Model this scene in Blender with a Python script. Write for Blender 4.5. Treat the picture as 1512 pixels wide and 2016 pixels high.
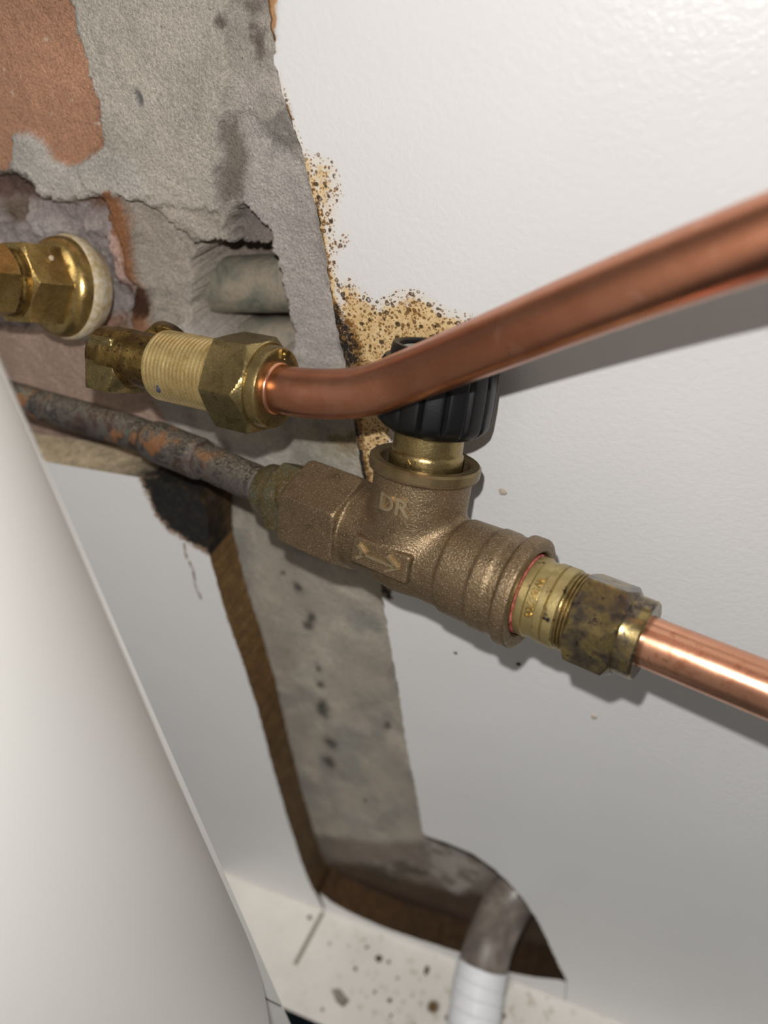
import bpy, bmesh, math, random
import numpy as np
from mathutils import Vector, Matrix

for o in list(bpy.data.objects):
    bpy.data.objects.remove(o)
SC = bpy.context.scene
COL = SC.collection
rng = random.Random(7)

# ------------------------------------------------------------------ camera, world, flash, exposure
F = 1500.0                      # focal length in pixels of the 1512 x 2016 frame
D, H = 0.218, 0.563             # camera to panel face, camera above cabinet base (metres)
dn = np.array([264.0, 2032.0, F]); dn /= np.linalg.norm(dn)            # world down, in camera axes (right, down, forward)
xw = np.array([-(-3804.0), 613.0, -F]); xw -= dn * (xw @ dn); xw /= np.linalg.norm(xw)
nw = np.cross(xw, dn)                                                   # into the wall
CAM = np.array([0.0, -D, H])
R = np.array([xw, nw, -dn])                                             # camera vector -> world vector

def cv(v): return R @ np.asarray(v, float)
def ray(px, py): return cv([(px - 756) / F, (py - 1008) / F, 1.0])
def PZ(px, py, Z): return CAM + ray(px, py) * Z                         # point at a depth (m)
def PY(px, py, y):                                                      # point on a vertical plane parallel to the panel
    r = ray(px, py); return CAM + r * ((y - CAM[1]) / r[1])
def PG(px, py, z=0.0):
    r = ray(px, py); return CAM + r * ((z - CAM[2]) / r[2])

cam = bpy.data.cameras.new('camera'); camo = bpy.data.objects.new('camera', cam); COL.objects.link(camo)
cam.sensor_fit = 'HORIZONTAL'; cam.sensor_width = 36.0; cam.lens = 36.0 * F / 1512.0
cam.clip_start = 0.005; cam.clip_end = 20
M = Matrix.Identity(4)
for i in range(3):
    M[i][0] = cv([1, 0, 0])[i]; M[i][1] = cv([0, -1, 0])[i]; M[i][2] = cv([0, 0, -1])[i]; M[i][3] = CAM[i]
camo.matrix_world = M
cam.dof.use_dof = True; cam.dof.focus_distance = 0.245; cam.dof.aperture_fstop = 9.5
SC.camera = camo

world = bpy.data.worlds.new('world'); SC.world = world; world.use_nodes = True
bg = world.node_tree.nodes['Background']
bg.inputs[0].default_value = (1.0, 0.975, 0.94, 1); bg.inputs[1].default_value = 0.14

fl = bpy.data.lights.new('phone_flash', 'POINT'); fl.energy = 1.15; fl.shadow_soft_size = 0.0022
fl.color = (1.0, 0.985, 0.965)
fl.use_nodes = True                     # even reach: the phone evens out near and far
_e = fl.node_tree.nodes['Emission']; _f = fl.node_tree.nodes.new('ShaderNodeLightFalloff')
_f.inputs['Strength'].default_value = 1.0
_a = fl.node_tree.nodes.new('ShaderNodeMath'); _a.operation = 'MULTIPLY_ADD'; fl.node_tree.links.new(_f.outputs['Constant'], _a.inputs[0])
_a.inputs[1].default_value = 18.5; _q = fl.node_tree.nodes.new('ShaderNodeMath'); _q.operation = 'MULTIPLY'
fl.node_tree.links.new(_f.outputs['Quadratic'], _q.inputs[0]); _q.inputs[1].default_value = 0.40
fl.node_tree.links.new(_q.outputs[0], _a.inputs[2]); fl.node_tree.links.new(_a.outputs[0], _e.inputs['Strength'])
flo = bpy.data.objects.new('phone_flash', fl); COL.objects.link(flo)
flo.location = Vector(CAM + cv([-0.008, -0.024, 0.0]))
rl = bpy.data.lights.new('added_fill_lamp', 'AREA'); rl.energy = 5.0; rl.size = 0.7; rl.color = (1.0, 0.95, 0.88)  # unseen fill light, added and placed to leave the housing's right side dark
rlo = bpy.data.objects.new('added_fill_lamp', rl); COL.objects.link(rlo)
rlo.location = (-0.75, -0.95, 1.7)
rlo.rotation_euler = (Vector((0.1, 0, 0.3)) - rlo.location).to_track_quat('-Z', 'Y').to_euler()

SC.view_settings.view_transform = 'Standard'
SC.view_settings.look = 'None'
SC.view_settings.gamma = 1.0
SC.view_settings.use_curve_mapping = False
SC.view_settings.exposure = 0.12

# ------------------------------------------------------------------ helpers: noise, colour
def lin(c):
    c = np.asarray(c, float) / 255.0
    return np.where(c <= 0.04045, c / 12.92, ((c + 0.055) / 1.055) ** 2.4)

def _hash(ix, iy, seed):
    h = (ix.astype(np.int64) * 374761393 + iy.astype(np.int64) * 668265263 + seed * 974711) & 0xffffffff
    h = ((h ^ (h >> 13)) * 1274126177) & 0xffffffff
    return ((h ^ (h >> 16)) & 0xffff) / 65535.0
def vnoise(x, y, seed=0):
    ix = np.floor(x); iy = np.floor(y); fx = x - ix; fy = y - iy
    fx = fx * fx * (3 - 2 * fx); fy = fy * fy * (3 - 2 * fy)
    a = _hash(ix, iy, seed); b = _hash(ix + 1, iy, seed); c = _hash(ix, iy + 1, seed); d = _hash(ix + 1, iy + 1, seed)
    return (a + (b - a) * fx) * (1 - fy) + (c + (d - c) * fx) * fy
def fbm(x, y, seed=0, o=4):
    s = 0; a = 0.5; t = 0
    for k in range(o):
        s = s + a * vnoise(x * 2 ** k, y * 2 ** k, seed + k * 17); t += a; a *= 0.55
    return s / t
def sstep(a, b, x):
    t = np.clip((x - a) / (b - a), 0, 1); return t * t * (3 - 2 * t)
def poly_sd(poly, X, Y):
    """signed distance to a polygon, negative inside"""
    poly = np.asarray(poly, float); d = np.full(X.shape, 1e9); ins = np.zeros(X.shape, bool)
    n = len(poly)
    for i in range(n):
        ax, ay = poly[i]; bx, by = poly[(i + 1) % n]
        ex, ey = bx - ax, by - ay
        wx, wy = X - ax, Y - ay
        t = np.clip((wx * ex + wy * ey) / (ex * ex + ey * ey + 1e-18), 0, 1)
        d = np.minimum(d, (wx - ex * t) ** 2 + (wy - ey * t) ** 2)
        c = (ay <= Y) != (by <= Y)
        if abs(ey) > 1e-15:
            ins ^= c & (X < ax + (Y - ay) * ex / ey)
    d = np.sqrt(d); return np.where(ins, -d, d)
def line_d(pts, X, Y):
    d = np.full(X.shape, 1e9)
    for (ax, ay), (bx, by) in zip(pts[:-1], pts[1:]):
        ex, ey = bx - ax, by - ay
        t = np.clip(((X - ax) * ex + (Y - ay) * ey) / (ex * ex + ey * ey + 1e-18), 0, 1)
        d = np.minimum(d, np.hypot(X - ax - ex * t, Y - ay - ey * t))
    return d

# ------------------------------------------------------------------ helpers: objects
def base(o, **kw):
    for k, v in kw.items():
        if v is not None: o[k] = v
    return o
def thing(name, label, cat, loc, group=None):
    o = bpy.data.objects.new(name, None); COL.objects.link(o)
    o.location = Vector(loc); o.empty_display_size = 0.01
    return base(o, label=label, category=cat, group=group)
def wloc(o):
    v = Vector((0, 0, 0))
    while o is not None: v += o.location; o = o.parent
    return v
def mesh_obj(name, V, Fc, mat, parent=None, loc=None, sharp=None, attrs=None, **props):
    """V: world points (m). Child meshes sit at their parent's origin."""
    V = np.asarray(V, float)
    org = np.array(wloc(parent)) if parent is not None else (np.array(loc, float) if loc is not None else V.mean(0))
    me = bpy.data.meshes.new(name)
    me.from_pydata((V - org).tolist() if len(V) < 60000 else (V - org), [], Fc if isinstance(Fc, list) else Fc.tolist())
    me.update()
    o = bpy.data.objects.new(name, me); COL.objects.link(o)
    if parent is not None: o.parent = parent
    else: o.location = Vector(org)
    for m in (mat if isinstance(mat, (list, tuple)) else [mat]): me.materials.append(m)
    if sharp is not None:
        me.polygons.foreach_set('use_smooth', [True] * len(me.polygons))
        if sharp < 180: me.set_sharp_from_angle(angle=math.radians(sharp))
    for k, arr in (attrs or {}).items():
        arr = np.asarray(arr, float)
        if arr.ndim == 2:
            a = me.attributes.new(k, 'FLOAT_COLOR', 'POINT')
            a.data.foreach_set('color', np.concatenate([arr, np.ones((len(arr), 1))], 1).ravel().astype(np.float32))
        else:
            a = me.attributes.new(k, 'FLOAT', 'POINT'); a.data.foreach_set('value', arr.astype(np.float32))
    return base(o, **props)
def join(*parts):
    V = []; Fs = []; n = 0
    for v, f in parts:
        v = np.asarray(v, float); V.append(v); Fs += [tuple(int(i) + n for i in q) for q in f]; n += len(v)
    return np.concatenate(V), Fs
def grid_faces(nr, nc, off=0, flip=False):
    i = np.arange(nr - 1)[:, None] * nc + np.arange(nc - 1)[None, :] + off
    q = np.stack([i, i + 1, i + 1 + nc, i + nc], -1).reshape(-1, 4)
    return q[:, ::-1] if flip else q
def box(lo, hi):
    (x0, y0, z0), (x1, y1, z1) = lo, hi
    V = [(x0,y0,z0),(x1,y0,z0),(x1,y1,z0),(x0,y1,z0),(x0,y0,z1),(x1,y0,z1),(x1,y1,z1),(x0,y1,z1)]
    return V, [(3,2,1,0),(4,5,6,7),(0,1,5,4),(1,2,6,5),(2,3,7,6),(3,0,4,7)]
def blob(c, r, sx=1, sy=1, sz=1, seed=0, n=10, m=7, amp=0.25):
    V = []; q = random.Random(seed)
    for i in range(m + 1):
        t = math.pi * i / m
        for j in range(n):
            p = 2 * math.pi * j / n; k = 1 + amp * (q.random() - 0.5) * 2 * (0.2 if i in (0, m) else 1)
            V.append((c[0] + r*sx*k*math.sin(t)*math.cos(p), c[1] + r*sy*k*math.sin(t)*math.sin(p), c[2] + r*sz*k*math.cos(t)))
    Fc = []
    for i in range(m):
        for j in range(n):
            a = i*n+j; b = i*n+(j+1) % n; Fc.append((a, a+n, b+n, b))
    return V, Fc

class Frame:
    """axis a through o; e1 faces the viewer's side, e2 = upward in the picture; angles run e1 -> e2"""
    def __init__(s, o, a, e1=None):
        s.o = np.asarray(o, float); s.a = np.asarray(a, float) / np.linalg.norm(a)
        e = (CAM - s.o) if e1 is None else np.asarray(e1, float)
        e = e - s.a * (e @ s.a); s.e1 = e / np.linalg.norm(e)
        s.e2 = np.cross(s.a, s.e1)
        if s.e2 @ cv([0, -1, 0]) < 0: s.e2 = -s.e2
        s.hand = np.sign(np.cross(s.e1, s.e2) @ s.a)
    def p(s, t, r, th):   # mm, mm, rad
        t, r, th = np.broadcast_arrays(np.asarray(t, float), r, th)
        return s.o + 1e-3 * (t[..., None] * s.a + (r * np.cos(th))[..., None] * s.e1 + (r * np.sin(th))[..., None] * s.e2)

def lathe(fr, prof, n=72, rad=None, caps=(True, True)):
    """prof: [(t, r)] in mm; rad(t, r, theta) reshapes the radius"""
    th = np.linspace(0, 2 * math.pi, n, endpoint=False)
    rows = []
    for t, r in prof:
        rr = np.full(n, float(r)) if rad is None else rad(t, r, th)
        rows.append(fr.p(t, rr, th))
    V = np.concatenate(rows); m = len(prof); Fc = []
    for i in range(m - 1):
        for j in range(n):
            a = i*n+j; b = i*n+(j+1) % n
            q = (a, b, b+n, a+n)
            Fc.append(q if fr.hand > 0 else q[::-1])
    if caps[0]:
        q = tuple(range(n)); Fc.append(q[::-1] if fr.hand > 0 else q)
    if caps[1]:
        q = tuple(range((m-1)*n, m*n)); Fc.append(q if fr.hand > 0 else q[::-1])
    return V, Fc
def hex_rad(af, corner_deg, soft=0.0, nside=6):
    c = math.radians(corner_deg)
    def f(t, r, th):
        k = math.pi / nside
        x = np.mod(th - c, 2 * k) - k
        return np.minimum(af / 2 / np.cos(x), r)
    return f
def hex_nut(fr, t0, t1, af, corner, ch0=1.6, ch1=1.6, n=120, r0=None, r1=None, nside=6, kin=.97):
    """hexagon with turned chamfers at both ends (scalloped edges)"""
    R_ = af / 2 / math.cos(math.pi / nside); ri = af / 2 * kin
    prof = []
    for k in range(7): prof.append((t0 + ch0 * k / 6, ri + (R_ + .05 - ri) * k / 6))
    for k in range(7): prof.append((t1 - ch1 + ch1 * k / 6, R_ + .05 - (R_ + .05 - ri) * k / 6))
    if r0: prof.insert(0, (t0, r0))
    if r1: prof.append((t1, r1))
    return lathe(fr, prof, n, hex_rad(af, corner, 0, nside), (True, True))
def ring(fr, t0, t1, ro, ri, b=0.3, n=72):
    return lathe(fr, [(t0+b, ri), (t0, ri+b), (t0, ro-b), (t0+b, ro), (t1-b, ro), (t1, ro-b), (t1, ri+b), (t1-b, ri), (t0+b, ri)], n, None, (False, False))
def tube(pts, r, n=40, caps=True, step=0.0012, rfun=None):
    """smooth tube through world points (m)"""
    P = [np.asarray(p, float) for p in pts]; P = [2*P[0]-P[1]] + P + [2*P[-1]-P[-2]]
    C = []
    for i in range(1, len(P) - 2):
        L = np.linalg.norm(P[i+1]-P[i]); m = max(2, int(L / step))
        for k in range(m):
            t = k / m
            C.append(0.5*((2*P[i]) + (-P[i-1]+P[i+1])*t + (2*P[i-1]-5*P[i]+4*P[i+1]-P[i+2])*t*t + (-P[i-1]+3*P[i]-3*P[i+1]+P[i+2])*t**3))
    C.append(P[-2]); C = np.array(C)
    for _ in range(6): C[1:-1] = C[1:-1]*0.5 + (C[:-2]+C[2:])*0.25
    T = np.gradient(C, axis=0); T /= np.linalg.norm(T, axis=1)[:, None]
    e = CAM - C[0]; e -= T[0]*(e@T[0]); e /= np.linalg.norm(e)
    th = np.linspace(0, 2*math.pi, n, endpoint=False); V = []
    s = np.concatenate([[0], np.cumsum(np.linalg.norm(np.diff(C, axis=0), axis=1))])
    for i in range(len(C)):
        e = e - T[i]*(e@T[i]); e /= np.linalg.norm(e); f = np.cross(T[i], e)
        rr = r if rfun is None else rfun(s[i], th)
        V.append(C[i] + (np.cos(th)*rr)[:, None]*e + (np.sin(th)*rr)[:, None]*f)
    V = np.concatenate(V); Fc = []
    m = len(C)
    for i in range(m-1):
        for j in range(n):
            a = i*n+j; b = i*n+(j+1) % n; Fc.append((a, b, b+n, a+n))
    if caps: Fc.append(tuple(range(n))[::-1]); Fc.append(tuple(range((m-1)*n, m*n)))
    return V, Fc

def surface_nets(f, lo, h):
    """isosurface of a sampled signed distance (negative inside)"""
    ins = f < 0
    nx, ny, nz = f.shape
    corners = [(i, j, k) for i in (0, 1) for j in (0, 1) for k in (0, 1)]
    sl = lambda c: (slice(c[0], nx-1+c[0]), slice(c[1], ny-1+c[1]), slice(c[2], nz-1+c[2]))
    cnt = sum(ins[sl(c)].astype(np.int8) for c in corners)
    act = np.argwhere((cnt > 0) & (cnt < 8))
    idx = -np.ones((nx-1, ny-1, nz-1), np.int64); idx[tuple(act.T)] = np.arange(len(act))
    acc = np.zeros((len(act), 3)); num = np.zeros(len(act))
    for a in corners:
        for ax in range(3):
            if a[ax]: continue
            b = list(a); b[ax] = 1
            fa = f[tuple((act + a).T)]; fb = f[tuple((act + b).T)]
            m = (fa < 0) != (fb < 0)
            t = np.where(m, fa / np.where(m, fa - fb, 1), 0)
            p = act + np.array(a, float)
            p[:, ax] += t
            acc[m] += p[m]; num += m
    V = lo + h * acc / num[:, None]
    quads = []
    for ax in range(3):
        s0 = [slice(None)]*3; s1 = [slice(None)]*3
        s0[ax] = slice(0, -1); s1[ax] = slice(1, None)
        A = ins[tuple(s0)]; B = ins[tuple(s1)]
        e = np.argwhere(A != B)
        u, v = (ax+1) % 3, (ax+2) % 3
        ok = (e[:, u] > 0) & (e[:, v] > 0) & (e[:, u] < f.shape[u]-1) & (e[:, v] < f.shape[v]-1); e = e[ok]
        def cell(du, dv):
            c = e.copy(); c[:, u] += du; c[:, v] += dv; return idx[tuple(c.T)]
        q = np.stack([cell(-1, -1), cell(0, -1), cell(0, 0), cell(-1, 0)], 1)
        fl_ = ~A[tuple(e.T)]
        q[fl_] = q[fl_][:, ::-1]
        quads.append(q)
    return V, np.concatenate(quads)
def smin(a, b, k):
    h = np.clip(0.5 + 0.5*(b-a)/k, 0, 1); return b*(1-h) + a*h - k*h*(1-h)
def smax(a, b, k): return -smin(-a, -b, k)
def text_mesh(body, size, depth, bevel=0.04):
    """builtin font, centred, in the xy plane, standing out along z"""
    cu = bpy.data.curves.new('lettering', 'FONT'); cu.body = body; cu.size = size; cu.extrude = depth
    cu.align_x = 'CENTER'; cu.align_y = 'CENTER'; cu.resolution_u = 3; cu.offset = 0.02 * size
    ob = bpy.data.objects.new('lettering', cu); COL.objects.link(ob)
    dg = bpy.context.evaluated_depsgraph_get(); me = bpy.data.meshes.new_from_object(ob.evaluated_get(dg))
    V = np.array([v.co for v in me.vertices]); Fc = [tuple(p.vertices) for p in me.polygons]
    bpy.data.objects.remove(ob); bpy.data.curves.remove(cu); bpy.data.meshes.remove(me)
    return V, Fc

# ------------------------------------------------------------------ helpers: materials
class NT:
    def __init__(s, name):
        s.m = bpy.data.materials.new(name); s.m.use_nodes = True; s.t = s.m.node_tree
        s.b = s.t.nodes['Principled BSDF']; s.co = s.n('ShaderNodeTexCoord').outputs['Object']
    def n(s, ty, **kw):
        x = s.t.nodes.new(ty)
        for k, v in kw.items(): setattr(x, k, v)
        return x
    def put(s, sock, v):
        if isinstance(v, bpy.types.NodeSocket): s.t.links.new(v, sock)
        elif isinstance(v, (tuple, list, np.ndarray)) and sock.type == 'RGBA': sock.default_value = tuple(v)[:3] + (1,)
        else: sock.default_value = v
    def noise(s, scale, detail=4, rough=.6, vec=None, dist=0):
        x = s.n('ShaderNodeTexNoise'); s.put(x.inputs['Vector'], vec or s.co); x.inputs['Scale'].default_value = scale
        x.inputs['Detail'].default_value = detail; x.inputs['Roughness'].default_value = rough; x.inputs['Distortion'].default_value = dist
        return x.outputs['Fac']
    def voro(s, scale, vec=None, out='Distance', rnd=1.0, feature='F1'):
        x = s.n('ShaderNodeTexVoronoi'); x.feature = feature; s.put(x.inputs['Vector'], vec or s.co); x.inputs['Scale'].default_value = scale
        x.inputs['Randomness'].default_value = rnd; return x.outputs[out]
    def scale(s, v, vec=None):
        x = s.n('ShaderNodeMapping'); s.put(x.inputs['Vector'], vec or s.co); x.inputs['Scale'].default_value = v; return x.outputs[0]
    def ramp(s, fac, stops):
        x = s.n('ShaderNodeValToRGB'); s.put(x.inputs[0], fac); e = x.color_ramp.elements
        while len(e) < len(stops): e.new(0.5)
        for el, (p, c) in zip(e, stops):
            el.position = p; el.color = tuple(c)[:3] + (1,) if not np.isscalar(c) else (c, c, c, 1)
        return x.outputs[0]
    def math(s, op, a, b=0.0, c=None, clamp=False):
        x = s.n('ShaderNodeMath', operation=op); x.use_clamp = clamp; s.put(x.inputs[0], a); s.put(x.inputs[1], b)
        if c is not None: s.put(x.inputs[2], c)
        return x.outputs[0]
    def step(s, v, a, b):
        x = s.n('ShaderNodeMapRange'); x.interpolation_type = 'SMOOTHSTEP'; s.put(x.inputs[0], v); s.put(x.inputs[1], a); s.put(x.inputs[2], b)
        return x.outputs[0]
    def mix(s, f, a, b, blend='MIX'):
        x = s.n('ShaderNodeMix', data_type='RGBA', blend_type=blend); s.put(x.inputs[0], f); s.put(x.inputs[6], a); s.put(x.inputs[7], b); return x.outputs[2]
    def attr(s, name, out='Fac'):
        x = s.n('ShaderNodeAttribute'); x.attribute_name = name; return x.outputs[out]
    def bump(s, h, dist, strength=1.0, nrm=None):
        x = s.n('ShaderNodeBump'); s.put(x.inputs['Height'], h); x.inputs['Distance'].default_value = dist; x.inputs['Strength'].default_value = strength
        if nrm is not None: s.put(x.inputs['Normal'], nrm)
        return x.outputs[0]
    def done(s, col=None, rough=None, metal=None, nrm=None, spec=None):
        i = s.b.inputs
        if col is not None: s.put(i['Base Color'], col)
        if rough is not None: s.put(i['Roughness'], rough)
        if metal is not None: s.put(i['Metallic'], metal)
        if nrm is not None: s.put(i['Normal'], nrm)
        if spec is not None: s.put(i['Specular IOR Level'], spec)
        return s.m

def metal_mat(name, cols, scale=250, rough=(.3, .5), metal=.9, bump=.00008, bscale=900, speck=None, sscale=1400, stretch=None):
    t = NT(name); vec = t.scale(stretch) if stretch else None
    n1 = t.noise(scale, 5, .65, vec, .4); k = len(cols)
    c = t.ramp(n1, [(.3 + .4*i/max(1, k-1), lin(x)) for i, x in enumerate(cols)])
    if speck is not None:
        c = t.mix(t.step(t.noise(sscale, 3, .7), .56, .66), c, tuple(lin(speck)))
    n2 = t.noise(bscale, 3, .6)
    return t.done(c, t.step(t.noise(scale*1.7, 3), 0, 1) if rough is None else t.ramp(t.noise(scale*1.3, 3), [(.3, rough[0]), (.7, rough[1])]), metal, t.bump(n2, bump))

M_bronze = metal_mat('cast_bronze', [(114, 96, 70), (140, 118, 90), (126, 105, 80)], 160, (.36, .48), .72, .00026, 1300, (198, 184, 152), 2100)
M_bronze_rim = metal_mat('turned_bronze', [(120, 104, 74), (146, 126, 90)], 200, (.3, .42), .75, .00006, 900)
M_brass = metal_mat('brass', [(166, 138, 82), (200, 170, 108), (214, 188, 126)], 180, (.2, .34), .9, .00006, 1100, (130, 106, 62), 1700)
M_brass_dull = metal_mat('dull_brass', [(130, 112, 74), (164, 144, 98), (146, 126, 84)], 220, (.24, .36), .93, .00009, 1400, (196, 176, 124), 2200)
M_brass_dark = metal_mat('stained_brass', [(70, 52, 30), (118, 94, 50), (160, 134, 74)], 160, (.3, .5), .8, .00012, 900, (48, 34, 22), 700)
M_thread = metal_mat('threaded_brass', [(196, 168, 108), (222, 196, 136), (228, 206, 148)], 160, (.26, .4), .7, .00004, 900, (170, 138, 84), 2600)
M_nut_tarnish = metal_mat('tarnished_brass', [(72, 66, 68), (112, 100, 84), (160, 140, 90), (88, 80, 76)], 130, (.16, .3), .82, .00005, 700, (70, 62, 60), 330)
M_adapter = metal_mat('lacquered_brass', [(162, 144, 96), (194, 174, 120)], 150, (.3, .45), .7, .00008, 1200, (44, 44, 44), 130)
M_copper = metal_mat('copper_tube', [(214, 150, 118), (226, 166, 134), (220, 158, 126)], 60, (.2, .3), .9, .00002, 500, (206, 140, 108), 130)
M_copper_dull = metal_mat('dull_copper', [(188, 124, 96), (202, 138, 108), (210, 148, 118)], 45, (.22, .32), .97, .00003, 600, (210, 150, 124), 60)

def plain(name, rgb, rough=.5, metal=0, bump=0, bscale=800, spec=.5, var=None):
    t = NT(name); c = tuple(lin(rgb))
    if var is not None: c = t.ramp(t.noise(bscale*.4, 4), [(.35, lin(rgb)), (.65, lin(var))])
    return t.done(c, rough, metal, t.bump(t.noise(bscale, 3), bump) if bump else None, spec)
M_knob = plain('black_plastic', (11, 11, 13), .4, 0, .00004, 1200, .5)
M_knob_in = plain('pale_disc', (176, 172, 162), .6, 0, .0002, 700)
M_letter = metal_mat('worn_lit_bronze', [(176, 156, 122), (198, 180, 146)], 300, (.3, .4), .75, .00006, 1200)  # paler than the body: lit edges of the raised marks painted in, with wear
M_red = plain('red_sealant', (150, 60, 54), .6, 0, .0002, 1500, .3, (206, 120, 110))
M_pink = plain('pink_sealant', (214, 122, 118), .6)
M_ptfe = plain('white_residue', (204, 192, 172), .55, 0, .0002, 900, .4, (172, 150, 104))
M_housing = plain('white_plastic', (228, 226, 221), .38, 0, .00002, 900, .4)
M_seam = plain('hairline_seam', (96, 84, 80), .8)
M_tape = plain('white_tape', (226, 226, 228), .45, 0, .0003, 260, .4)
M_teal = plain('dark_teal_board', (18, 34, 40), .6, 0, .0001, 200, .3, (12, 24, 29))
M_stone = plain('grey_chip', (138, 134, 122), .85, 0, .0003, 500, .3, (112, 108, 98))
M_crumb = plain('dark_crumb', (62, 50, 38), .9, 0, .0003, 800, .2, (96, 78, 56))
M_fleck = plain('pale_fleck', (196, 184, 170), .8, 0, .0002, 800, .2)
M_blue = plain('blue_mark', (62, 66, 92), .7)

def hose_mat():
    t = NT('grey_waste_plastic')
    c = t.ramp(t.noise(55, 4, .6, None, .6), [(.3, lin((84, 76, 70))), (.5, lin((112, 102, 94))), (.7, lin((146, 136, 124)))])
    return t.done(c, .38, 0, t.bump(t.noise(300, 3), .0001), .5)
M_hose = hose_mat()
def oldpipe_mat():
    t = NT('corroded_copper'); 
    a = t.noise(75, 4, .65, None, .6)
    c = t.ramp(a, [(.30, lin((44, 38, 37))), (.42, lin((80, 62, 54))), (.52, lin((100, 94, 88))), (.6, lin((56, 50, 49))), (.72, lin((128, 122, 112)))])
    c = t.mix(t.step(t.noise(48, 3, .6, t.scale((1, 1, 1.3))), .58, .66), c, tuple(lin((140, 96, 62))))
    c = t.mix(t.math('MULTIPLY', t.step(t.noise(110, 3, .6, t.scale((1.3, 1, 1))), .62, .7), .6), c, tuple(lin((96, 124, 112))))
    dust = t.n('ShaderNodeNewGeometry').outputs['Normal']
    sep = t.n('ShaderNodeSeparateXYZ'); t.put(sep.inputs[0], dust)
    c = t.mix(t.math('MULTIPLY', t.math('MULTIPLY', t.step(sep.outputs[2], .5, 1.0), t.step(t.noise(1100, 3, .7), .45, .65)), .8), c, tuple(lin((168, 154, 128))))
    return t.done(c, .62, .35, t.bump(t.noise(420, 4, .65), .0006))
M_oldpipe = oldpipe_mat()
M_oldnut = metal_mat('verdigris_brass', [(76, 66, 46), (120, 104, 66), (104, 112, 98)], 180, (.4, .55), .6, .00012, 700, (158, 150, 130), 1100)
def leadpipe_mat():
    t = NT('verdigris_pipe')
    c = t.ramp(t.noise(60, 5, .65, None, .5), [(.3, lin((70, 78, 72))), (.45, lin((122, 120, 106))), (.6, lin((150, 138, 122))), (.75, lin((100, 108, 100)))])
    return t.done(c, .75, .15, t.bump(t.noise(260, 4), .0008))
M_lead = leadpipe_mat()

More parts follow.
